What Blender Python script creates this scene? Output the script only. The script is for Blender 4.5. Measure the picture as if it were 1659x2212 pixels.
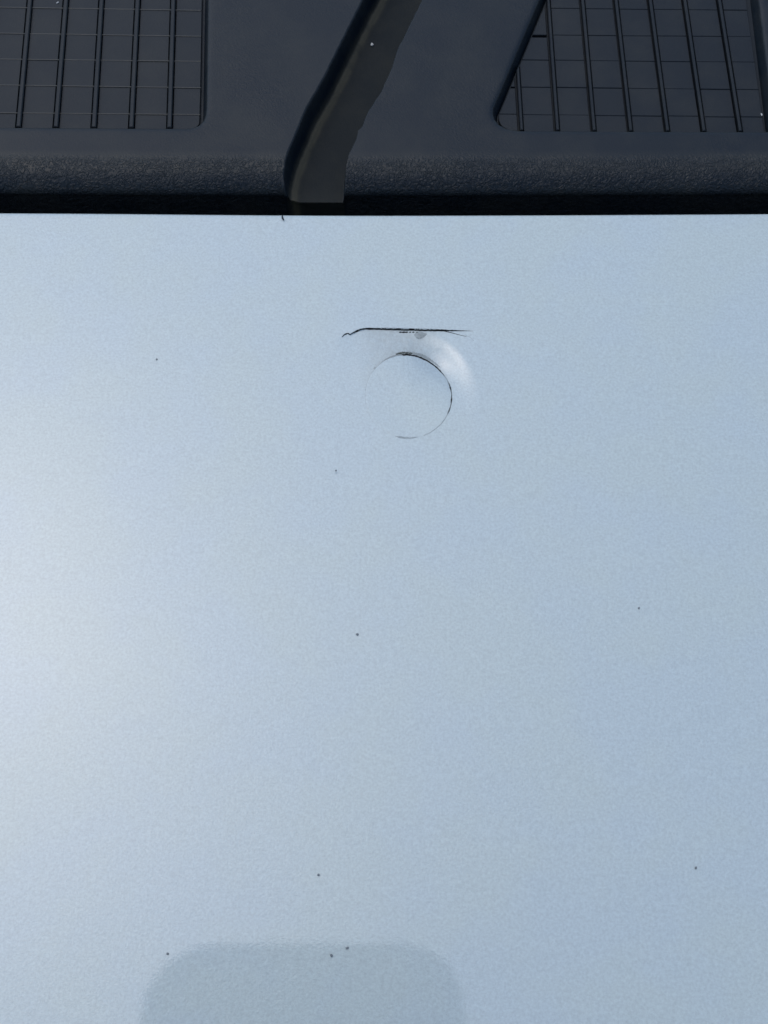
import bpy, math, random
import numpy as np
from mathutils import Vector, Matrix

for o in list(bpy.data.objects):
    bpy.data.objects.remove(o)
scene = bpy.context.scene
COL = scene.collection
R_ = math.radians
rng = np.random.default_rng(7)
random.seed(7)

# ------------------------------------------------------------------ camera, sky, sun, exposure
F = 2655.0                       # focal length in sheet units (frame = 1659 x 2212)
AP = R_(24.8)                    # view axis against the vertical (step cover is level)
AF = R_(21.9)                    # view axis against the normal of the painted panel
DF = 0.160                       # lens to painted panel, metres
CAM = Vector((0.0, -0.0738, 0.1567))
cam = bpy.data.cameras.new('camera')
cam.sensor_fit = 'VERTICAL'
cam.sensor_height = 36.0
cam.lens = 36.0 * F / 2212.0
cam.clip_start = 0.004
cam.clip_end = 200
camo = bpy.data.objects.new('camera', cam)
camo.location = CAM
camo.rotation_euler = (AP, 0, 0)
COL.objects.link(camo)
scene.camera = camo

ca, sa = math.cos(AP), math.sin(AP)
EX, EY, EZ = Vector((1, 0, 0)), Vector((0, ca, sa)), Vector((0, -sa, ca))   # camera axes in the world
NF = EY * math.sin(AF) + EZ * math.cos(AF)         # panel normal
SUN_SEEN = (-120.0, 1390.0)       # where the sun's mirror image lies in the paint, just outside the frame
_r = EX * ((SUN_SEEN[0] - 829.5) / F) + EY * ((1106.0 - SUN_SEEN[1]) / F) - EZ
SUN = (_r - NF * 2 * _r.dot(NF)).normalized()
SUN_EL = math.asin(SUN.z)
SUN_AZ = math.atan2(SUN.x, SUN.y)
w = bpy.data.worlds.new('World')
scene.world = w
w.use_nodes = True
nt = w.node_tree
bg = nt.nodes['Background']
sky = nt.nodes.new('ShaderNodeTexSky')
sky.sky_type = 'NISHITA'
sky.sun_disc = False
sky.sun_elevation = SUN_EL
sky.sun_rotation = SUN_AZ
sky.air_density = 1.0
sky.dust_density = 2.2
sky.ozone_density = 2.5
nt.links.new(sky.outputs[0], bg.inputs[0])
bg.inputs[1].default_value = 0.15
sl = bpy.data.lights.new('sun', 'SUN')
sl.energy = 0.62
sl.angle = R_(88)
sl.color = (0.93, 1.0, 0.95)
so = bpy.data.objects.new('sun', sl)
so.rotation_euler = SUN.to_track_quat('Z', 'Y').to_euler()
so.location = (-0.4, 0.3, 1.2)
COL.objects.link(so)
scene.view_settings.view_transform = 'Standard'
scene.view_settings.look = 'None'
scene.view_settings.exposure = -0.25
scene.view_settings.gamma = 1.0

# ------------------------------------------------------------------ survey helpers: sheet point -> point on a real plane
VF = EY * math.cos(AF) - EZ * math.sin(AF)         # panel "away" direction
OF = CAM - NF * DF                                  # foot of the lens on the panel


def ray(sx, sy):
    return EX * ((sx - 829.5) / F) + EY * ((1106.0 - sy) / F) - EZ


def on_level(sx, sy, z):
    d = ray(sx, sy)
    t = (z - CAM.z) / d.z
    p = CAM + d * t
    return (p.x, p.y)


def on_panel(sx, sy):
    d = ray(sx, sy)
    t = -DF / d.dot(NF)
    p = CAM + d * t - OF
    return (p.x, p.dot(VF))


def sheet_y(p):
    q = p - CAM
    return 1106.0 - F * q.dot(EY) / -q.dot(EZ)


def panel_pt(u, v, h=0.0):
    return OF + EX * u + VF * v + NF * h


def sstep(a, b, x):
    t = np.clip((x - a) / (b - a), 0, 1)
    return t * t * (3 - 2 * t)


def vnoise(x, y, cell, seed):
    """smooth value noise on arrays"""
    r = np.random.default_rng(seed)
    T = r.uniform(-1, 1, (64, 64))
    x = x / cell + 1000
    y = y / cell + 1000
    xi, yi = np.floor(x).astype(int), np.floor(y).astype(int)
    fx, fy = x - xi, y - yi
    fx = fx * fx * (3 - 2 * fx)
    fy = fy * fy * (3 - 2 * fy)
    g = lambda a, b: T[a % 64, b % 64]
    return (g(xi, yi) * (1 - fx) + g(xi + 1, yi) * fx) * (1 - fy) + (g(xi, yi + 1) * (1 - fx) + g(xi + 1, yi + 1) * fx) * fy


# ------------------------------------------------------------------ object helpers
def mesh_obj(name, verts, faces, mat, parent=None, smooth=False, label=None):
    me = bpy.data.meshes.new(name)
    me.from_pydata([tuple(v) for v in verts], [], faces)
    me.update()
    me.materials.append(mat)
    if smooth:
        me.polygons.foreach_set('use_smooth', [True] * len(me.polygons))
    o = bpy.data.objects.new(name, me)
    COL.objects.link(o)
    if parent:
        o.parent = parent
    if label:
        o['label'] = label
    return o


def tag(o, label, cat, group=None):
    o['label'] = label
    o['category'] = cat
    if group:
        o['group'] = group


def empty(name, loc):
    o = bpy.data.objects.new(name, None)
    o.empty_display_size = 0.01
    o.location = loc
    COL.objects.link(o)
    return o


def grid_faces(nr, nc):
    f = []
    for i in range(nr - 1):
        b = i * nc
        for j in range(nc - 1):
            f.append((b + j, b + j + 1, b + nc + j + 1, b + nc + j))
    return f


def slab(poly, z0, z1, bev):
    """closed prism on a convex polygon (ccw) with a chamfered upper rim"""
    n = len(poly)
    c = np.mean(np.array(poly), axis=0)
    inner = inset(poly, bev) if bev > 0 else None
    if inner is None or len(inner) != n:
        inner = [tuple(c + (np.array(p) - c) * 0.9) for p in poly]
    V = [(x, y, z0) for x, y in poly] + [(x, y, z1 - bev) for x, y in poly] + [(x, y, z1) for x, y in inner]
    Fc = []
    for k in range(n):
        k2 = (k + 1) % n
        Fc.append((k, k2, n + k2, n + k))
        Fc.append((n + k, n + k2, 2 * n + k2, 2 * n + k))
    Fc.append(tuple(2 * n + k for k in range(n)))
    Fc.append(tuple(reversed(range(n))))
    return V, Fc


def area(poly):
    a = 0
    for (x0, y0), (x1, y1) in zip(poly, poly[1:] + poly[:1]):
        a += x0 * y1 - x1 * y0
    return a / 2


def ccw(poly):
    return poly if area(poly) > 0 else poly[::-1]


def inset(poly, d):
    """offset a convex ccw polygon inwards vertex by vertex"""
    n = len(poly)
    out = []
    for k in range(n):
        p0, p1, p2 = [np.array(poly[(k + j) % n], float) for j in (-1, 0, 1)]
        e1, e2 = p1 - p0, p2 - p1
        l1, l2 = np.hypot(*e1), np.hypot(*e2)
        if l1 < 1e-9 or l2 < 1e-9:
            return None
        n1 = np.array((-e1[1], e1[0])) / l1
        n2 = np.array((-e2[1], e2[0])) / l2
        b = n1 + n2
        b = b / max(np.dot(b, b), 1e-3) * 2
        out.append(tuple(p1 + b * d))
    return out


def clip(poly, clipper, off):
    """keep what lies inside the convex ccw clipper shrunk by off"""
    out = list(poly)
    n = len(clipper)
    for k in range(n):
        a, b = np.array(clipper[k]), np.array(clipper[(k + 1) % n])
        e = b - a
        l = np.hypot(*e)
        if l < 1e-9:
            continue
        nn = np.array((-e[1], e[0])) / l
        f = [np.dot(np.array(p) - a, nn) - off for p in out]
        new = []
        for i in range(len(out)):
            j = (i + 1) % len(out)
            if f[i] >= 0:
                new.append(out[i])
            if (f[i] >= 0) != (f[j] >= 0):
                t = f[i] / (f[i] - f[j])
                new.append((out[i][0] + (out[j][0] - out[i][0]) * t, out[i][1] + (out[j][1] - out[i][1]) * t))
        out = new
        if len(out) < 3:
            return []
    res = []
    for p in out:
        if not res or math.hypot(p[0] - res[-1][0], p[1] - res[-1][1]) > 4e-5:
            res.append(p)
    if len(res) > 1 and math.hypot(res[0][0] - res[-1][0], res[0][1] - res[-1][1]) < 4e-5:
        res.pop()
    return res if len(res) >= 3 else []


def sdf(X, Y, poly):
    """signed distance to a polygon, negative inside"""
    d = np.full(X.shape, 1e9)
    ins = np.zeros(X.shape, bool)
    n = len(poly)
    for k in range(n):
        (x0, y0), (x1, y1) = poly[k], poly[(k + 1) % n]
        ex, ey = x1 - x0, y1 - y0
        t = np.clip(((X - x0) * ex + (Y - y0) * ey) / (ex * ex + ey * ey + 1e-18), 0, 1)
        d = np.minimum(d, np.hypot(X - x0 - t * ex, Y - y0 - t * ey))
        c = ((y0 > Y) != (y1 > Y))
        with np.errstate(divide='ignore', invalid='ignore'):
            xi = x0 + (Y - y0) * ex / (ey if abs(ey) > 1e-15 else 1e-15)
        ins ^= c & (X < xi)
    return np.where(ins, -d, d)


# ------------------------------------------------------------------ materials
def new_mat(name, base, rough, spec=0.5):
    m = bpy.data.materials.new(name)
    m.use_nodes = True
    b = m.node_tree.nodes['Principled BSDF']
    b.inputs['Base Color'].default_value = (*base, 1)
    b.inputs['Roughness'].default_value = rough
    b.inputs['Specular IOR Level'].default_value = spec
    return m, m.node_tree, b


def N(nt, kind, **kw):
    n = nt.nodes.new(kind)
    for k, v in kw.items():
        if k in n.inputs:
            n.inputs[k].default_value = v
        else:
            setattr(n, k, v)
    return n


def L(nt, a, b):
    nt.links.new(a, b)


def white_paint():
    m, nt, b = new_mat('white_paint', (0.665, 0.755, 0.80), 0.30, 0.5)
    b.inputs['Coat Weight'].default_value = 1.0
    b.inputs['Coat IOR'].default_value = 1.7
    b.inputs['Coat Roughness'].default_value = 0.008
    tc = N(nt, 'ShaderNodeTexCoord')
    # orange peel of the sprayed coat: small uneven dimples plus a longer wave
    n1 = N(nt, 'ShaderNodeTexNoise', Scale=3600.0, Detail=2.0, Roughness=0.6)
    n2 = N(nt, 'ShaderNodeTexNoise', Scale=620.0, Detail=1.0, Roughness=0.5)
    for n in (n1, n2):
        L(nt, tc.outputs['Object'], n.inputs['Vector'])
    b1 = N(nt, 'ShaderNodeBump', Strength=0.5, Distance=0.00010)
    b2 = N(nt, 'ShaderNodeBump', Strength=0.03, Distance=0.0002)
    L(nt, n1.outputs['Fac'], b1.inputs['Height'])
    L(nt, n2.outputs['Fac'], b2.inputs['Height'])
    L(nt, b2.outputs['Normal'], b1.inputs['Normal'])
    L(nt, b1.outputs['Normal'], b.inputs['Normal'])
    b3 = N(nt, 'ShaderNodeBump', Strength=0.02, Distance=0.00010)
    L(nt, n1.outputs['Fac'], b3.inputs['Height'])
    L(nt, b3.outputs['Normal'], b.inputs['Coat Normal'])
    # very slight mottling of the pigment
    n4 = N(nt, 'ShaderNodeTexNoise', Scale=2600.0, Detail=3.0, Roughness=0.7)
    L(nt, tc.outputs['Object'], n4.inputs['Vector'])
    n5 = N(nt, 'ShaderNodeTexNoise', Scale=60.0, Detail=3.0, Roughness=0.6)
    L(nt, tc.outputs['Object'], n5.inputs['Vector'])
    c4 = N(nt, 'ShaderNodeMapRange')
    c4.inputs['From Min'].default_value = 0.3
    c4.inputs['From Max'].default_value = 0.7
    c4.inputs['To Min'].default_value = 0.90
    c4.inputs['To Max'].default_value = 1.10
    L(nt, n4.outputs['Fac'], c4.inputs['Value'])
    c5 = N(nt, 'ShaderNodeMix', data_type='RGBA')
    c5.inputs['A'].default_value = (0.655, 0.764, 0.778, 1)
    c5.inputs['B'].default_value = (0.668, 0.770, 0.752, 1)
    m5 = N(nt, 'ShaderNodeMapRange')
    m5.inputs['From Min'].default_value = 0.4
    m5.inputs['From Max'].default_value = 0.6
    L(nt, n5.outputs['Fac'], m5.inputs['Value'])
    L(nt, m5.outputs['Result'], c5.inputs['Factor'])
    vs_ = N(nt, 'ShaderNodeVectorMath', operation='SCALE')
    L(nt, c5.outputs['Result'], vs_.inputs[0])
    L(nt, c4.outputs['Result'], vs_.inputs['Scale'])
    # road film gathered round the dent
    at = N(nt, 'ShaderNodeAttribute', attribute_name='grime')
    nf = N(nt, 'ShaderNodeTexNoise', Scale=1500.0, Detail=3.0, Roughness=0.6)
    L(nt, tc.outputs['Object'], nf.inputs['Vector'])
    mu = N(nt, 'ShaderNodeMath', operation='MULTIPLY')
    L(nt, at.outputs['Fac'], mu.inputs[0])
    L(nt, nf.outputs['Fac'], mu.inputs[1])
    mx = N(nt, 'ShaderNodeMix', data_type='RGBA')
    mx.inputs['A'].default_value = (0.665, 0.755, 0.80, 1)
    mx.inputs['B'].default_value = (0.33, 0.32, 0.26, 1)
    L(nt, vs_.outputs['Vector'], mx.inputs['A'])
    L(nt, mu.outputs[0], mx.inputs['Factor'])
    L(nt, mx.outputs['Result'], b.inputs['Base Color'])
    return m


def black_plastic(name, base, rough, spec, wrinkle, fine):
    m, nt, b = new_mat(name, base, rough, spec)
    tc = N(nt, 'ShaderNodeTexCoord')
    v = N(nt, 'ShaderNodeTexNoise', Scale=1150.0, Detail=2.0, Roughness=0.5, Distortion=1.8)
    L(nt, tc.outputs['Object'], v.inputs['Vector'])
    r = N(nt, 'ShaderNodeMapRange')
    r.inputs['From Min'].default_value = 0.38
    r.inputs['From Max'].default_value = 0.62
    L(nt, v.outputs['Fac'], r.inputs['Value'])
    n1 = N(nt, 'ShaderNodeTexNoise', Scale=3600.0, Detail=3.0, Roughness=0.6)
    L(nt, tc.outputs['Object'], n1.inputs['Vector'])
    b1 = N(nt, 'ShaderNodeBump', Strength=wrinkle, Distance=0.00017)
    b2 = N(nt, 'ShaderNodeBump', Strength=fine, Distance=0.0001)
    L(nt, r.outputs['Result'], b1.inputs['Height'])
    if wrinkle > 0:
        ag = N(nt, 'ShaderNodeAttribute', attribute_name='grain')
        L(nt, ag.outputs['Fac'], b1.inputs['Strength'])
    L(nt, n1.outputs['Fac'], b2.inputs['Height'])
    L(nt, b1.outputs['Normal'], b2.inputs['Normal'])
    L(nt, b2.outputs['Normal'], b.inputs['Normal'])
    # faint dust bloom, and the dust line lying in the channel, and the lit band painted on the lip
    n2 = N(nt, 'ShaderNodeTexNoise', Scale=110.0, Detail=4.0, Roughness=0.6)
    L(nt, tc.outputs['Object'], n2.inputs['Vector'])
    r2 = N(nt, 'ShaderNodeMapRange')
    r2.inputs['From Min'].default_value = 0.42
    r2.inputs['From Max'].default_value = 0.75
    r2.inputs['To Max'].default_value = 0.16
    L(nt, n2.outputs['Fac'], r2.inputs['Value'])
    at = N(nt, 'ShaderNodeAttribute', attribute_name='dust_and_light')
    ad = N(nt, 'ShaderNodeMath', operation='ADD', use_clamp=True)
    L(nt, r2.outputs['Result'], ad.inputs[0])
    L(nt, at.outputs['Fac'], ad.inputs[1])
    mx = N(nt, 'ShaderNodeMix', data_type='RGBA')
    mx.inputs['A'].default_value = (*base, 1)
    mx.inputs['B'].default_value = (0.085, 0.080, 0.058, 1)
    am = N(nt, 'ShaderNodeAttribute', attribute_name='shade_matte')  # lowers gloss by position to imitate shade in the channel
    ms = N(nt, 'ShaderNodeMath', operation='MULTIPLY_ADD')
    L(nt, am.outputs['Fac'], ms.inputs[0])
    ms.inputs[1].default_value = -spec * 0.8
    ms.inputs[2].default_value = spec
    L(nt, ms.outputs[0], b.inputs['Specular IOR Level'])
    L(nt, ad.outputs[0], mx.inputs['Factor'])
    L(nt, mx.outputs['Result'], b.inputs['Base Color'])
    return m


M_WHITE = white_paint()
M_COVER = black_plastic('grained_black_plastic', (0.0045, 0.0105, 0.0175), 0.40, 0.46, 1.0, 0.3)
M_TREAD = black_plastic('tread_rubber', (0.0085, 0.0135, 0.0190), 0.46, 0.42, 0.0, 0.25)
M_RIDGE = black_plastic('worn_lit_tread_rubber', (0.085, 0.082, 0.072), 0.5, 0.45, 0.0, 0.2)  # paler than the tread: worn edges, plus light caught by ridges painted in
M_DARK = new_mat('dark_gap', (0.012, 0.013, 0.013), 0.8, 0.2)[0]


def grime_mat(name, base, op):
    m, nt, b = new_mat(name, base, 0.85, 0.2)
    tc = N(nt, 'ShaderNodeTexCoord')
    n = N(nt, 'ShaderNodeTexNoise', Scale=2600.0, Detail=3.0, Roughness=0.6)
    L(nt, tc.outputs['Object'], n.inputs['Vector'])
    r = N(nt, 'ShaderNodeMapRange')
    r.inputs['From Min'].default_value = 0.35
    r.inputs['From Max'].default_value = 0.65
    r.inputs['To Min'].default_value = op * 0.35
    r.inputs['To Max'].default_value = op
    L(nt, n.outputs['Fac'], r.inputs['Value'])
    L(nt, r.outputs['Result'], b.inputs['Alpha'])
    return m


M_GRIME = grime_mat('grime', (0.06, 0.065, 0.04), 1.0)
M_FILM = grime_mat('thin_grime', (0.24, 0.26, 0.26), 0.42)
M_SPECK = new_mat('grit', (0.27, 0.30, 0.31), 0.9, 0.2)[0]
M_FLAKE = new_mat('dark_flake', (0.05, 0.06, 0.07), 0.8, 0.2)[0]
M_CRUMB = new_mat('pale_crumb', (0.65, 0.65, 0.62), 0.8, 0.3)[0]

# ------------------------------------------------------------------ main levels
U0, V_EDGE = on_panel(829.5, 461)
E = panel_pt(0, V_EDGE)                     # upper edge of the painted panel
GAP = 0.0049                                # slot between panel edge and cover nose
RN = 0.0050                                 # nose radius of the cover
YW = E.y + GAP
ZB = E.z - 0.0014
ZT = ZB + RN                                # level of the step cover
for _ in range(30):                         # small search: where the flat of the cover begins to roll
    s = sheet_y(Vector((0, YW + RN, ZT)))
    ZT += (s - 338.0) * 0.00004
RZ = ZT - ZB
bump = empty('rear_bumper', (0, E.y, E.z))
tag(bump, 'white painted rear bumper with dented sensor plug and black ribbed step cover', 'bumper')
INV = Matrix.Translation(-Vector((0, E.y, E.z)))


def loc(v):
    return (v[0], v[1] - E.y, v[2] - E.z)




def bow(x):
    return 0.10 * x * x / (1 + (x / 0.15) ** 2)


# ------------------------------------------------------------------ painted panel with the dent
uc, vc = on_panel(882, 853)
ur = (on_panel(976, 853)[0] - on_panel(789, 853)[0]) / 2
vr = (on_panel(882, 762)[1] - on_panel(882, 944)[1]) / 2
TH0 = R_(47)
A0 = 0.00095
CR = [on_panel(*p) for p in [(738, 727), (748, 719), (757, 722), (772, 713), (790, 708.5), (830, 709), (880, 710), (930, 711.5), (980, 713), (1020, 714)]]
CRU = np.array([p[0] for p in CR])
CRV = np.array([p[1] for p in CR])


def ellip(u, v):
    a = (u - uc) / ur
    b = (v - vc) / vr
    return np.hypot(a, b), np.arctan2(b, a)


def panel_h(u, v):
    """height of the sheet over its plane: dent round the plug, fold under the crack, slow waves"""
    u = np.asarray(u, float)
    v = np.asarray(v, float)
    rho, th = ellip(u, v)
    q = np.maximum(rho - 1.0, 0)
    lob = ((1 + np.cos(th - TH0)) / 2) ** 8
    reach = 0.64
    fall = (1 - sstep(0, 1, q / reach))
    h = -A0 * lob * fall
    cv = np.interp(u, CRU, CRV)
    over = sstep(-0.00005, 0.00012, v - cv)
    win = sstep(CRU[0] - 0.001, CRU[3], u) * (1 - sstep(CRU[-3], CRU[-1] + 0.0015, u))
    h = h * (1 - over * win)
    h = h - 0.00017 * win * (1 - over) * np.exp(-np.maximum(cv - v, 0) / 0.0022) * np.clip(q * 4, 0, 1)
    crease = np.exp(-((rho - 1.3) / 0.28) ** 2) * np.clip(np.sin(th) + 0.15, 0, 1) * (1 - over * win)
    h = h + crease * (0.000035 * vnoise(u * 0.75 + v * 0.66, v * 0.75 - u * 0.66, 0.0022, 8) + 0.000016 * vnoise(u, v, 0.0009, 9))
    lip = np.exp(-((v - cv) / 0.0016) ** 2) * over * win * 0.00005
    h = h + lip
    h = h + 0.00018 * vnoise(u, v, 0.050, 3) + 0.00004 * vnoise(u, v, 0.021, 4)
    return h


def panel_grime(u, v):
    rho, th = ellip(u, v)
    cv = np.interp(u, CRU, CRV)
    below = sstep(-0.00002, 0.0001, cv - v)
    dtop = np.exp(-np.maximum(rho - 1, 0) / 0.10) * np.clip(np.cos(th - R_(88)), 0, 1) ** 1.2
    win = sstep(CRU[1], CRU[4] + 0.002, u) * (1 - sstep(CRU[-4], CRU[-2], u))
    band = below * win * (rho > 1) * np.clip(np.sin(th), 0, 1)
    return np.clip(0.75 * dtop + 0.62 * band * np.exp(-np.maximum(cv - v, 0) / 0.006), 0, 1) * (rho > 0.99)


HS = 2.15 * max(ur, vr)
NS = 84
us = np.linspace(uc - HS, uc + HS, NS + 1)
vs = np.linspace(vc - HS, vc + HS, NS + 1)


def lines(a, b, first, grow, cap):
    """growing steps from a towards b"""
    out = [a]
    st = first
    sg = 1 if b > a else -1
    while sg * (b - out[-1]) > st * 1.2:
        out.append(out[-1] + sg * st)
        st = min(st * grow, cap)
    out.append(b)
    return out[1:]


UL = lines(us[0], -0.45, 0.0004, 1.08, 0.012)
UR = lines(us[-1], 0.45, 0.0004, 1.08, 0.012)
VT = V_EDGE - 0.0007
VU = lines(vs[-1], VT, 0.0004, 1.05, 0.0009)
V_BOT = -0.045
VD = lines(vs[0], V_BOT, 0.0004, 1.05, 0.0015)
UU = np.array(UL[::-1] + list(us) + UR)
VV = np.array(VD[::-1] + list(vs) + VU)
iu0, iv0 = len(UL), len(VD)
verts, grime = [], []
vid = {}


def addv(p, g=0.0):
    vv = (p - OF).dot(VF)
    p = p + VF * (bow(p.x) * float(sstep(V_EDGE - 0.02, V_EDGE - 0.004, vv)))
    verts.append(loc(p))
    grime.append(float(g))
    return len(verts) - 1


faces = []
UG, VG = np.meshgrid(UU, VV)
HG = panel_h(UG, VG)
GG = panel_grime(UG, VG)
nu, nv = len(UU), len(VV)
ids = -np.ones((nv, nu), int)
for i in range(nv):
    for j in range(nu):
        if iv0 < i < iv0 + NS and iu0 < j < iu0 + NS:
            continue
        ids[i, j] = addv(panel_pt(UU[j], VV[i], HG[i, j]), GG[i, j])
for i in range(nv - 1):
    for j in range(nu - 1):
        if iv0 <= i < iv0 + NS and iu0 <= j < iu0 + NS:
            continue
        faces.append((ids[i, j], ids[i, j + 1], ids[i + 1, j + 1], ids[i + 1, j]))
# polar patch between the square and the plug's hole
loop = [(iv0, iu0 + k) for k in range(NS)] + [(iv0 + k, iu0 + NS) for k in range(NS)] + \
       [(iv0 + NS, iu0 + NS - k) for k in range(NS)] + [(iv0 + NS - k, iu0) for k in range(NS)]
NR = 96
HOLE = 1.0
prev = [ids[i, j] for i, j in loop]
ang = [math.atan2((VV[i] - vc) / vr, (UU[j] - uc) / ur) for i, j in loop]
for r in range(1, NR + 1):
    t = r / NR
    cu = np.array([(1 - t) * UU[j] + t * (uc + HOLE * ur * math.cos(a)) for (i, j), a in zip(loop, ang)])
    cv_ = np.array([(1 - t) * VV[i] + t * (vc + HOLE * vr * math.sin(a)) for (i, j), a in zip(loop, ang)])
    hh = panel_h(cu, cv_)
    gg = panel_grime(cu, cv_)
    cur = [addv(panel_pt(cu[k], cv_[k], hh[k]), gg[k]) for k in range(len(loop))]
    for k in range(len(loop)):
        k2 = (k + 1) % len(loop)
        faces.append((prev[k], prev[k2], cur[k2], cur[k]))
    prev = cur
prev = [addv(panel_pt(uc + HOLE * ur * math.cos(a), vc + HOLE * vr * math.sin(a),
                      float(panel_h(uc + HOLE * ur * math.cos(a), vc + HOLE * vr * math.sin(a)))), 0.9) for a in ang]
for dz, sc in ((0.0004, 0.9995), (0.0025, 0.999)):     # wall of the hole
    cur = [addv(panel_pt(uc + HOLE * sc * ur * math.cos(a), vc + HOLE * sc * vr * math.sin(a),
                         float(panel_h(uc + HOLE * ur * math.cos(a), vc + HOLE * vr * math.sin(a))) - dz), 0.9) for a in ang]
    for k in range(len(loop)):
        k2 = (k + 1) % len(loop)
        faces.append((prev[k], prev[k2], cur[k2], cur[k]))
    prev = cur
# rolled upper edge and flange into the slot
row = [ids[nv - 1, j] for j in range(nu)]
for k in range(1, 8):
    a = k / 6 * math.pi / 2
    if k < 7:
        dv, dh = 0.0007 * math.sin(a), -0.0007 * (1 - math.cos(a))
    else:
        dv, dh = 0.0007, -0.009
    new = [addv(panel_pt(UU[j], VT + dv, HG[nv - 1, j] + dh)) for j in range(nu)]
    for j in range(nu - 1):
        faces.append((row[j], row[j + 1], new[j + 1], new[j]))
    row = new
# lower edge: the face turns down towards the ground
row = [ids[0, j] for j in range(nu)]
RB = 0.03
for k in range(1, 14):
    a = min(k / 12, 1) * R_(80)
    dv, dh = -RB * math.sin(a), -RB * (1 - math.cos(a))
    if k == 13:
        dv, dh = dv - 0.09 * math.cos(a), dh - 0.09 * math.sin(a)
    new = [addv(panel_pt(UU[j], V_BOT + dv, HG[0, j] + dh)) for j in range(nu)]
    for j in range(nu - 1):
        faces.append((new[j], new[j + 1], row[j + 1], row[j]))
    row = new
pan = mesh_obj('painted_panel', verts, faces, M_WHITE, bump, True)
at = pan.data.attributes.new('grime', 'FLOAT', 'POINT')
at.data.foreach_set('value', grime)

# ------------------------------------------------------------------ sensor plug


def cap_h(th, rr):
    e = -A0 * ((1 + math.cos(th - TH0)) / 2) ** 8 if rr > 0 else 0
    c = -A0 * 0.22
    base = float(panel_h(uc + 1.0 * ur * math.cos(th), vc + 1.0 * vr * math.sin(th)))
    wv = base - e
    return c * (1 - rr ** 2.2) + (e + wv) * rr ** 2.2


cv, cf, cg = [], [], []
NA = 128
cv.append(loc(panel_pt(uc, vc, cap_h(0, 0.0))))
rings = [0.12, 0.25, 0.4, 0.55, 0.7, 0.82, 0.9, 0.96, 0.985, 0.998]
for rr in rings:
    for k in range(NA):
        a = 2 * math.pi * k / NA
        cv.append(loc(panel_pt(uc + ur * rr * math.cos(a), vc + vr * rr * math.sin(a), cap_h(a, rr) - 0.000012 * sstep(0.97, 1, rr))))
for dz, sc in ((0.000012, 0.998), (0.0006, 0.998), (0.003, 0.998)):
    for k in range(NA):
        a = 2 * math.pi * k / NA
        cv.append(loc(panel_pt(uc + ur * sc * math.cos(a), vc + vr * sc * math.sin(a), cap_h(a, 1.0) - dz)))
nrg = len(rings) + 3
for k in range(NA):
    cf.append((0, 1 + k, 1 + (k + 1) % NA))
for r in range(nrg - 1):
    if r == len(rings) - 1:
        continue
    for k in range(NA):
        a, b = 1 + r * NA + k, 1 + r * NA + (k + 1) % NA
        cf.append((a, a + NA, b + NA, b))
mesh_obj('sensor_plug', cv, cf, M_WHITE, bump, True)


def ribbon(name, pts, widths, mat, parent, lift=0.00003, label=None):
    """narrow strip lying on the panel along (u, v) points, half widths in metres"""
    P = np.array(pts)
    T = np.gradient(P, axis=0)
    T /= np.linalg.norm(T, axis=1)[:, None] + 1e-12
    Nn = np.stack([-T[:, 1], T[:, 0]], 1)
    V, Fc = [], []
    for k in range(len(P)):
        for s in (-1, 0, 1):
            q = P[k] + Nn[k] * s * widths[k]
            h = max(float(panel_h(*q)), float(panel_h(*P[k])))
            V.append(loc(panel_pt(q[0], q[1], h + (lift if s == 0 else lift * 0.55))))
    for k in range(len(P) - 1):
        for s in (0, 1):
            a = k * 3 + s
            Fc.append((a, a + 3, a + 4, a + 1))
    return mesh_obj(name, V, Fc, mat, parent, True, label)


def resample(pts, n):
    P = np.array(pts, float)
    d = np.r_[0, np.cumsum(np.hypot(*np.diff(P, axis=0).T))]
    s = np.linspace(0, d[-1], n)
    return np.stack([np.interp(s, d, P[:, 0]), np.interp(s, d, P[:, 1])], 1)


PX = 0.0000835          # one sheet unit on the panel near the plug, metres
# the long crack in the paint above the dent
cs = resample([(738, 727.5), (744, 721.5), (751, 718.5), (756, 721.5), (766, 716), (778, 710.5), (790, 708.5), (830, 709), (880, 710), (930, 711.5), (980, 713), (1010, 713.6), (1022, 714)], 120)
t = np.linspace(0, 1, 120)
wd = np.interp(t, [0, .04, .08, .12, .25, .5, .75, .86, .95, 1], [0.35, 1.2, 0.8, 1.3, 1.6, 2.2, 1.8, 1.0, 0.5, 0.15])
wd = wd * 0.8 * (1 + 0.3 * rng.uniform(-1, 1, 120)) * PX
ribbon('paint_crack', [on_panel(*p) for p in cs], wd, M_DARK, bump)
cs = resample([(957, 712.5), (975, 717), (992, 722), (1008, 726)], 30)
ribbon('paint_crack', [on_panel(*p) for p in cs], np.linspace(0.75, 0.3, 30) * PX, M_DARK, bump)
cs = resample([(1004, 722), (1016, 728), (1024, 736)], 20)
ribbon('paint_crack', [on_panel(*p) for p in cs], np.linspace(0.35, 0.25, 20) * PX, M_FILM, bump)
# chips of lost paint just under the crack
for cx, cw, chh in ((865, 3, 1.4), (872, 4, 1.7), (878, 3.5, 1.4), (886, 2.2, 1.2), (893, 2.4, 1.2), (901, 2, 1.0)):
    cs = [(cx - cw, 715.2), (cx - cw * .3, 715.6), (cx + cw * .5, 715.0), (cx + cw, 715.5)]
    ribbon('paint_chip', [on_panel(*p) for p in cs], np.array([0.4, 1, 0.9, 0.3]) * chh * PX, M_DARK, bump)
cs = resample([(895, 721), (905, 722), (915, 721), (922, 719)], 16)
ribbon('grime_spot', [on_panel(*p) for p in cs], np.array([1, 3, 5, 6, 7, 8, 8, 8, 7, 7, 6, 5, 4, 3, 2, 1]) * PX, M_FILM, bump, 0.00004)


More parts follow.
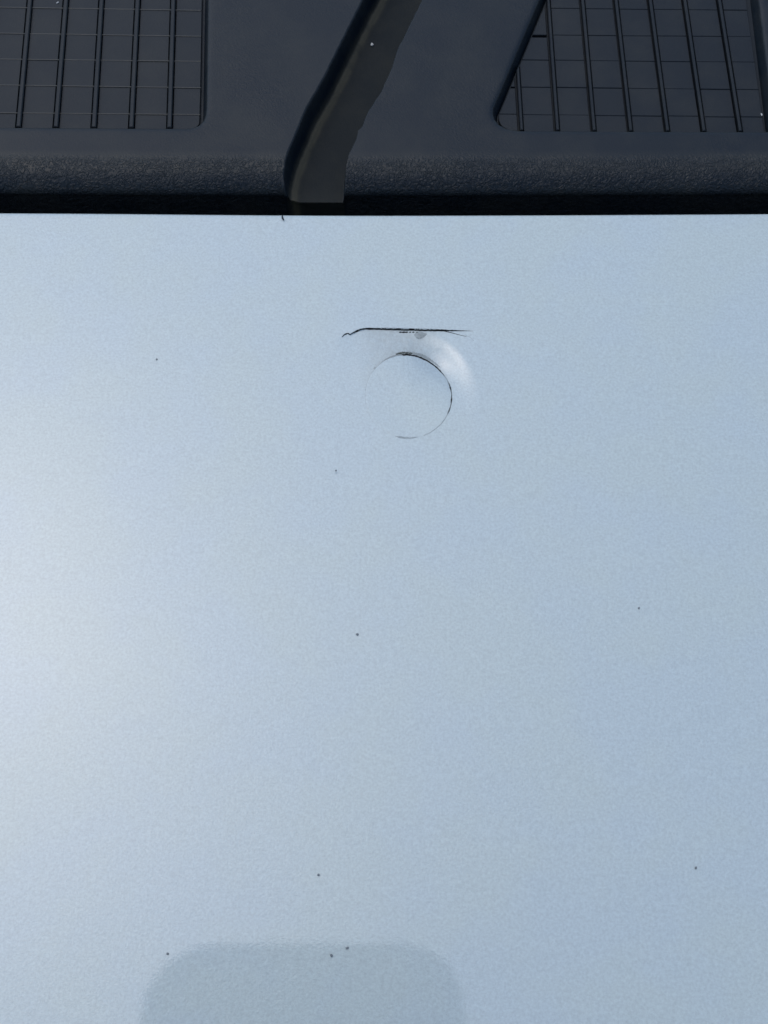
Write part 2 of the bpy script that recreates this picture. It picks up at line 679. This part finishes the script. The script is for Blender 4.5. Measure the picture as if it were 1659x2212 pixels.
def ring(name, a0, a1, n, wf, mat, rad=1.0, lift=0.00005):
    th = np.radians(np.linspace(a0, a1, n))
    rr = rad + 0.006 * rng.uniform(-1, 1, n)
    pts = [(uc + ur * r * math.cos(a), vc + vr * r * math.sin(a)) for a, r in zip(th, rr)]
    wj = np.interp(np.linspace(0, 1, n), *wf) * (1 + 0.35 * rng.uniform(-1, 1, n)) * PX
    return ribbon(name, pts, wj, mat, bump, lift)


ring('grime_line', 32, 98, 70, ([0, .15, .5, .8, .95, 1], [0.4, 1.0, 1.3, 1.4, 2.0, 0.8]), M_DARK, 1.0)
ring('grime_line', -27, 22, 60, ([0, .12, .25, .4, .55, .62, .8, 1], [0.2, 0.9, 0.35, 1.0, 0.8, 0.3, 1.1, 0.2]), M_DARK, 1.003)
ring('grime_line', 20, 34, 20, ([0, 1], [0.5, 0.6]), M_FILM, 1.003)
ring('grime_line', -70, -28, 40, ([0, .5, 1], [0.5, 0.6, 0.7]), M_FILM, 1.003)
ring('grime_line', -108, -78, 34, ([0, .2, .5, .8, 1], [0.4, 1.7, 2.2, 1.6, 0.4]), M_FILM, 1.0)
ring('grime_line', 84, 106, 40, ([0, .3, .6, 1], [0.6, 1.6, 2.4, 0.8]), M_GRIME, 1.045)
ring('grime_line', 96, 128, 34, ([0, .4, 1], [2.6, 1.6, 0.4]), M_FILM, 1.01)
ring('grime_line', 45, 92, 60, ([0, .3, .7, 1], [0.6, 2.2, 3.4, 2.0]), M_FILM, 1.055, 0.00003)
ring('grime_spot', 138, 142, 8, ([0, .5, 1], [0.5, 1.3, 0.5]), M_FILM, 1.02)

# ------------------------------------------------------------------ black step cover


def lev(pts, z=None):
    return [on_level(x, y, ZT if z is None else z) for x, y in pts]


def arc(cx, cy, rx, ry, a0, a1, n):
    return [(cx + rx * math.cos(R_(a0 + (a1 - a0) * k / n)), cy + ry * math.sin(R_(a0 + (a1 - a0) * k / n))) for k in range(n + 1)]


OUT_L = ccw(lev([(-420, -230), (456, -230), (449, 0), (445.5, 232)] + [(444, 246), (439, 259), (430, 268), (418, 273.5), (402, 275.5)] + [(200, 274.5), (-420, 270)]))
OUT_R = ccw(lev([(1262, -230), (1164, 0), (1066, 232)] + [(1065.5, 244), (1069, 256), (1078, 267), (1093, 275.5), (1119, 280.5)] + [(1400, 282), (1675, 283), (1640, 0), (1612, -230)]))
CH = lev([(905, -230), (783, 0), (743, 78), (703, 160), (663, 230), (633, 300), (616, 343), (609, 372), (607, 413), (607, 520)] +
         [(746, 520), (745, 433), (745, 393), (748, 353), (753, 331), (769, 301), (773, 281), (782, 272), (793, 244), (823, 197), (845, 150), (860, 103), (886, 50), (911, 0), (1030, -230)])
DR = 0.0024       # recess depth
RUN = 0.0009
DCH = 0.0044      # channel depth

Y_BACK = on_level(829, -210, ZT)[1]
prof = []
for y in np.arange(Y_BACK, YW + RN, -0.00016):
    prof.append((y, ZT))
for k in range(0, 45):
    a = k / 44 * math.pi / 2
    prof.append((YW + RN - RN * math.sin(a), ZT - RZ * (1 - math.cos(a))))
for k in range(1, 7):
    a = k / 6 * math.pi / 2
    prof.append((YW + 0.0012 * (1 - math.cos(a)), ZB - 0.0012 * math.sin(a)))
prof += [(YW + 0.0016, ZB - 0.003), (YW + 0.0017, ZB - 0.008), (YW + 0.0017, ZB - 0.014), (YW - 0.001, ZB - 0.0165), (YW - 0.012, ZB - 0.018)]
PY = np.array([p[0] for p in prof])
PZ = np.array([p[1] for p in prof])
xin = np.arange(-0.072, 0.0722, 0.00016)
xo = np.array(lines(xin[-1], 0.45, 0.0006, 1.15, 0.02))
XS = np.r_[-xo[::-1], xin, xo]
X, Y = np.meshgrid(XS, PY)
Z = np.repeat(PZ[:, None], len(XS), 1)
flatz = np.repeat((PZ > ZB - 0.0002)[:, None], len(XS), 1)
# burrs and ripples along the cut of the channel
wob = 0.00005 * vnoise(X, Y, 0.0030, 11) + 0.00004 * vnoise(X, Y, 0.0009, 12)
dc = sdf(X, Y, CH) + wob
dl = sdf(X, Y, OUT_L)
dr = sdf(X, Y, OUT_R)


def ramp(d, run, edge):
    t = np.clip(-d / run, 0, 1)
    return np.where(d > 0, 0.12 * np.exp(-d / edge) * np.exp(-d / edge), 0.12 + 0.88 * t ** 0.9)


zr = ZT - DR * np.maximum(ramp(dl, RUN, 0.0006) * (dl < 0.003), ramp(dr, RUN, 0.0006) * (dr < 0.003))
# left wall of the channel leans, the right one is nearly upright
mid = np.interp(Y, [p[1] for p in CH[:10]][::-1], [(p[0]) for p in CH[:10]][::-1])
lean = np.where(X - mid < 0.0042, 0.0012, 0.00035)
zc = ZT - DCH * np.clip(-dc / lean, 0, 1)
fil = np.exp(-((-dc - 0.0014) / 0.0007) ** 2) * (dc < 0) * 0.0005 * (X - mid < 0.0042)
zc = zc + fil
Z2 = np.minimum(Z, np.where(dc < 0, zc, 1e9))
Z2 = np.minimum(Z2, np.where(PY[:, None] > YW + RN - 1e-6, zr, 1e9))
under = np.cumsum(~(PZ > ZB - 0.0002))[:, None] * 0.0004
Z = np.where(flatz, Z2, np.minimum(Z, np.where(dc < 0, zc - under, 1e9)))
nr_, nc_ = Z.shape
front = sstep(YW + 0.011, YW + 0.005, Y) * 1.0
tongue = sstep(0.0001, 0.0004, -dc) * sstep(YW + 0.004, YW + 0.0005, Y) * flatz
Yd = Y + bow(X) * front - 0.0005 * tongue
co = np.stack([X, Yd - E.y, Z - E.z], -1).reshape(-1, 3).astype(np.float32)
me = bpy.data.meshes.new('step_cover')
me.vertices.add(len(co))
me.vertices.foreach_set('co', co.ravel())
ii, jj = np.meshgrid(np.arange(nr_ - 1), np.arange(nc_ - 1), indexing='ij')
a = (ii * nc_ + jj).ravel()
quads = np.stack([a, a + nc_, a + nc_ + 1, a + 1], 1).astype(np.int32)
me.loops.add(quads.size)
me.loops.foreach_set('vertex_index', quads.ravel())
me.polygons.add(len(quads))
me.polygons.foreach_set('loop_start', np.arange(0, quads.size, 4, dtype=np.int32))
me.polygons.foreach_set('loop_total', np.full(len(quads), 4, np.int32))
me.polygons.foreach_set('use_smooth', np.ones(len(quads), bool))
me.update(calc_edges=True)
me.validate()
# dust lying along the foot of the channel's left wall
perp = -dc
st = np.exp(-((perp - 0.00175) / 0.00050) ** 2) * (dc < 0) * (X - mid < 0.006) * (Z < ZT - 0.003)
st *= 1.0 + 0.5 * vnoise(X, Y, 0.0022, 21) + 0.2 * vnoise(X, Y, 0.0008, 22)
st += (dc < -0.0004) * (Z < ZT - 0.003) * 0.20  # even tint, part of the painted shaded tone of the channel floor
lip_light = sstep(YW + RN + 0.0014, YW + RN - 0.0002, Y) * sstep(YW + RN * 0.25, YW + RN * 0.6, Y) * (dc > 0) * flatz  # lit band of the rolled lip, painted in as lighter colour
st += lip_light * (0.17 + 0.10 * vnoise(X, Y, 0.015, 41) + 0.02 * vnoise(X, Y, 0.003, 42))
at = me.attributes.new('dust_and_light', 'FLOAT', 'POINT')
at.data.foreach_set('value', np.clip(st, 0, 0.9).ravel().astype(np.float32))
at = me.attributes.new('shade_matte', 'FLOAT', 'POINT')
at.data.foreach_set('value', (sstep(0.0, 0.0006, -dc) * flatz).ravel().astype(np.float32))  # gloss cut darkens the channel floor in place of recess shade
at = me.attributes.new('grain', 'FLOAT', 'POINT')
gr = 0.08 + 0.85 * sstep(YW + RN + 0.0008, YW + RN - 0.0014, Y) + 0.10 * vnoise(X, Y, 0.006, 31)
gr = np.where((dc < 0), 0.05, gr)
at.data.foreach_set('value', np.clip(gr, 0, 1).ravel().astype(np.float32))
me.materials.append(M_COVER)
cover = bpy.data.objects.new('step_cover', me)
COL.objects.link(cover)
cover.parent = bump

# ------------------------------------------------------------------ tread pads: tiles, ribs, ridges
Z_FLOOR = ZT - DR + 0.00025
Z_TILE = ZT - 0.00150
Z_RIB = ZT - 0.00095


def tread_pad(outline, label):
    p = inset(outline, RUN * 0.75)
    V, Fc = slab([(x, y - E.y) for x, y in p], Z_FLOOR - 0.0004 - E.z, Z_FLOOR - E.z, 0.00005)
    return mesh_obj('tread_pad', V, Fc, M_TREAD, bump, False, label)


def piece(name, pad, poly, z0, z1, bev, mat, outline, off):
    q = clip(ccw(poly), outline, off)
    if not q or abs(area(q)) < 1.5e-7:
        return None
    V, Fc = slab([(x, y - E.y) for x, y in ccw(q)], z0 - E.z, z1 - E.z, bev)
    return mesh_obj(name, V, Fc, mat, pad)


def at_line(l, y):
    (xb, yb), (xt, yt) = l
    return xt + (xb - xt) * (y - yt) / (yb - yt)


def build_pad(outline, label, ribs, rows, xspan, gl, gr, edge_l, edge_r, ridge, notch):
    pad = tread_pad(outline, label)
    ref = xspan

    def row_y(k, x):
        a, b = rows[k]
        return a + (b - a) * (x - ref[0]) / (ref[1] - ref[0])
    # column boundaries: right side of one rib to the left side of the next
    cols = []
    lefts = [edge_l] + [rb[1] for rb in ribs]
    rights = [rb[0] for rb in ribs] + [edge_r]
    for c, (la, lb) in enumerate(zip(lefts, rights)):
        for k in range(len(rows) - 1):
            poly = []
            for (ln, e, dx) in ((la, 0, gr), (lb, 0, -gl), (lb, 1, -gl), (la, 1, gr)):
                x = at_line(ln, row_y(k + e, 800)) + dx
                y = row_y(k + e, x)
                g = 0.35 if not ridge else 0.1
                if notch and (c, k) in notch:
                    g = g + (notch[(c, k)] if e == 0 else 0)
                y = y + (g if e == 0 else -g)
                x = at_line(ln, y) + dx
                poly.append(on_level(x, y, Z_TILE))
            dz = random.uniform(-0.00005, 0.00005)
            piece('tread_tile', pad, poly, Z_FLOOR, Z_TILE + dz, 0.00007, M_TREAD, outline, RUN + 0.00008)
    for l, r in ribs:
        poly = [on_level(at_line(l, rows[0][0]), rows[0][0], Z_RIB), on_level(at_line(r, rows[0][0]), rows[0][0], Z_RIB),
                on_level(at_line(r, 330), 330, Z_RIB), on_level(at_line(l, 330), 330, Z_RIB)]
        piece('tread_rib', pad, poly, Z_FLOOR, Z_RIB, 0.00013, M_TREAD, outline, RUN + 0.00002)
    if ridge:
        for k in range(1, len(rows) - 1):
            a = rows[k]
            m = (a[1] - a[0]) / (ref[1] - ref[0])
            x0, x1 = -400, 434
            y0, y1 = a[0] + m * (x0 - ref[0]), a[0] + m * (x1 - ref[0])
            poly = [on_level(x0, y0 - 0.9, Z_TILE), on_level(x1, y1 - 0.9, Z_TILE), on_level(x1, y1 + 0.9, Z_TILE), on_level(x0, y0 + 0.9, Z_TILE)]
            piece('tread_ridge', pad, poly, Z_FLOOR, Z_TILE + 0.00008, 0.00003, M_RIDGE, outline, RUN + 0.00002)
    return pad


RL = [(((34.5), 273), (59.5, 0)), ((115.5, 273), (137.5, 0)), ((197.5, 273), (214.5, 0)), ((278.5, 273), (292.5, 0)), ((361, 273), (369.5, 0))]
ribs_l = [(((x, 273), (xt, 0)), ((x + 9.5, 273), (xt + 9.0, 0))) for (x, _), (xt, _) in RL]
ex = []
for k in range(1, 5):      # the pad goes on beyond the left edge of the picture
    x, xt = 34.5 - 81.5 * k, 59.5 - 77.5 * k
    ex.insert(0, (((x, 273), (xt, 0)), ((x + 9.5, 273), (xt + 9.0, 0))))
ribs_l = ex + ribs_l
rows_l = [(-218, -216), (-158, -155), (-98, -94), (-41, -36), (16, 23), (72, 79), (128, 133), (184, 190), (244, 248), (318, 320)]
build_pad(OUT_L, 'square cornered tread pad with pale ridges between its tiles', ribs_l, rows_l, (0, 437), 1.6, 3.0,
          ((-420, 273), (-395, 0)), ((433.5, 273), (438, 0)), True, None)
RR = [((1121, 278), (1103, 0)), ((1199, 278), (1178.5, 0)), ((1278, 278), (1253, 0)), ((1357, 278), (1325.5, 0)), ((1436.5, 278), (1399.5, 0)), ((1515, 278), (1474, 0)), ((1593.5, 278), (1549, 0))]
ribs_r = [(((x + 3, 278), (xt + 3, 0)), ((x + 9.5, 278), (xt + 9.5, 0))) for (x, _), (xt, _) in RR]
rows_r = [(-222, -217), (-160, -154), (-100, -94), (-40, -35), (17, 22), (75, 79), (129, 134.5), (187.5, 194), (247, 253), (330, 333)]
build_pad(OUT_R, 'slanted tread pad with dark grooves beside its ribs', ribs_r, rows_r, (1119, 1650), 5.6, 0.9,
          ((1030, 278), (1010, 0)), ((1656, 278), (1617, 0)), False, {(1, 5): 5.0, (0, 7): 3.0})

# ------------------------------------------------------------------ loose bits lying on the bumper


def pebble(name, p, n, size, mat, label, cat, group=None, flat=0.5, seed=0):
    r = np.random.default_rng(seed)
    V, Fc = [], []
    rows, cols = 5, 8
    for i in range(rows):
        for k in range(cols):
            a = 2 * math.pi * k / cols
            e = math.pi * (i + 0.5) / rows
            q = 1 + r.uniform(-0.28, 0.28)
            V.append((size[0] * q * math.sin(e) * math.cos(a), size[1] * q * math.sin(e) * math.sin(a), size[2] * q * math.cos(e)))
    for i in range(rows - 1):
        for k in range(cols):
            k2 = (k + 1) % cols
            Fc.append((i * cols + k, (i + 1) * cols + k, (i + 1) * cols + k2, i * cols + k2))
    Fc.append(tuple(range(cols)))
    Fc.append(tuple((rows - 1) * cols + k for k in reversed(range(cols))))
    o = mesh_obj(name, V, Fc, mat)
    o.location = Vector(p) + n * size[2] * 0.8
    o.rotation_euler = (n.to_track_quat('Z', 'Y') @ Matrix.Rotation(r.uniform(0, 6.28), 4, 'Z').to_quaternion()).to_euler()
    tag(o, label, cat, group)
    return o


specks = [
    (772, 1370, 3.0, 'dark round grit speck near the middle of the white panel'),
    (688, 1890, 2.6, 'dark slanted grit speck on white paint above the phone reflection'),
    (362, 2060, 2.6, 'dark grit speck at the upper left corner of the phone reflection'),
    (750, 2048, 2.6, 'dark grit speck on the upper edge line of the phone reflection'),
    (716, 2064, 2.6, 'dark grit speck just inside the top of the phone reflection'),
    (1503, 1875, 2.4, 'dark grit speck alone in the lower right of the white panel'),
    (726, 1018, 2.3, 'small grit speck left of and below the round sensor plug'),
    (339, 777, 2.4, 'tiny grit speck far left of the paint crack'),
    (1380, 1314, 2.2, 'tiny grit speck on the right half of the white panel'),
]
for k, (sx, sy, r, lb) in enumerate(specks):
    u, v = on_panel(sx, sy)
    h = float(panel_h(u, v))
    if lb.endswith('plug'):
        rho, th = ellip(u, v)
        h = cap_h(float(th), float(rho))
    p = panel_pt(u, v, h)
    s = r * 0.000062
    pebble('grit_speck', p, NF, (s, s * random.uniform(0.8, 1.4), s * 0.5), M_SPECK, lb, 'grit', 'dark grit specks on the white paint', seed=k)
px_, py_ = on_level(804, 98, ZT - DCH)
pebble('pale_crumb', (px_, py_, ZT - DCH), Vector((0, 0, 1)), (0.00026, 0.00032, 0.0002), M_CRUMB, 'small white crumb lying in the slanted channel of the black cover', 'crumb', seed=51)
px_, py_ = on_level(1645, 248, Z_TILE)
pebble('pale_crumb', (px_, py_, Z_TILE), Vector((0, 0, 1)), (0.00030, 0.00012, 0.0001), M_CRUMB, 'pale sliver lying on the right tread pad near its right edge', 'crumb', seed=52)
px_, py_ = on_level(123, 1, Z_RIB)
pebble('pale_crumb', (px_, py_, Z_TILE), Vector((0, 0, 1)), (0.00022, 0.00018, 0.0001), M_CRUMB, 'pale crumb on the left tread pad at the top of the photo', 'crumb', seed=53)

# curled dark flake on the panel under the channel mouth
fl = [(611, 466.5, 0.6), (609.8, 469, 1.6), (610.6, 472, 2.0), (612.2, 475, 1.7), (613.2, 477, 0.9)]
V, Fc = [], []
for top in (0, 1):
    for k, (sx, sy, wq) in enumerate(fl):
        for s in (-1, 1):
            u, v = on_panel(sx + s * wq, sy)
            V.append(panel_pt(u, v, float(panel_h(u, v)) + 0.00006 + 0.00010 * abs(k - 2) * 0.8 + top * 0.00009))
n = len(fl) * 2
for k in range(len(fl) - 1):
    a = 2 * k
    Fc += [(a, a + 2, a + 3, a + 1), (n + a, n + a + 1, n + a + 3, n + a + 2), (a, n + a, n + a + 2, a + 2), (a + 1, a + 3, n + a + 3, n + a + 1)]
Fc += [(0, 1, n + 1, n), (n - 2, 2 * n - 2, 2 * n - 1, n - 1)]
o = mesh_obj('dark_flake', V, Fc, M_FLAKE)
tag(o, 'dark curled sliver lying on the white panel edge under the channel', 'flake')

# ------------------------------------------------------------------ the phone that looks down at the bumper (seen as a reflection)
M_PHONE = new_mat('graphite_phone_back', (0.02, 0.021, 0.023), 0.45, 0.4)[0]
M_GLASS = new_mat('lens_glass', (0.004, 0.004, 0.006), 0.08, 0.5)[0]
ph = empty('smartphone', CAM)
ph.rotation_euler = (AP, 0, 0)
tag(ph, 'dark rounded smartphone held over the white panel, mirrored in its paint', 'phone')


def rrect(x0, x1, y0, y1, r, n=10):
    P = []
    for cx, cy, a in ((x1 - r, y1 - r, 0), (x0 + r, y1 - r, 90), (x0 + r, y0 + r, 180), (x1 - r, y0 + r, 270)):
        for k in range(n + 1):
            t = R_(a + 90 * k / n)
            P.append((cx + r * math.cos(t), cy + r * math.sin(t)))
    return P


PH = rrect(-0.0598, 0.0212, -0.141, 0.0180, 0.0175)
V, Fc = slab(PH, -0.0105, -0.0022, 0.0008)
V = [(x, y, -z) for x, y, z in V]
mesh_obj('phone_body', V, [tuple(reversed(f)) for f in Fc], M_PHONE, ph, False)
V, Fc = slab(rrect(-0.021, 0.0135, -0.0235, 0.0125, 0.008), -0.0024, -0.0014, 0.0004)
mesh_obj('camera_bump', [(x, y, -z) for x, y, z in V], [tuple(reversed(f)) for f in Fc], M_PHONE, ph)
for cx, cy in ((0.0, 0.0), (0.0, -0.0165), (-0.0145, -0.008)):
    V, Fc = slab([(cx + 0.0062 * math.cos(R_(a)), cy + 0.0062 * math.sin(R_(a))) for a in range(0, 360, 15)], -0.0016, -0.0008, 0.0003)
    mesh_obj('phone_lens', [(x, y, -z) for x, y, z in V], [tuple(reversed(f)) for f in Fc], M_GLASS, ph)
V, Fc = slab(rrect(-0.0573, 0.0187, -0.1385, 0.0155, 0.015), 0.0104, 0.0107, 0.0001)
mesh_obj('phone_screen', V, Fc, M_GLASS, ph)
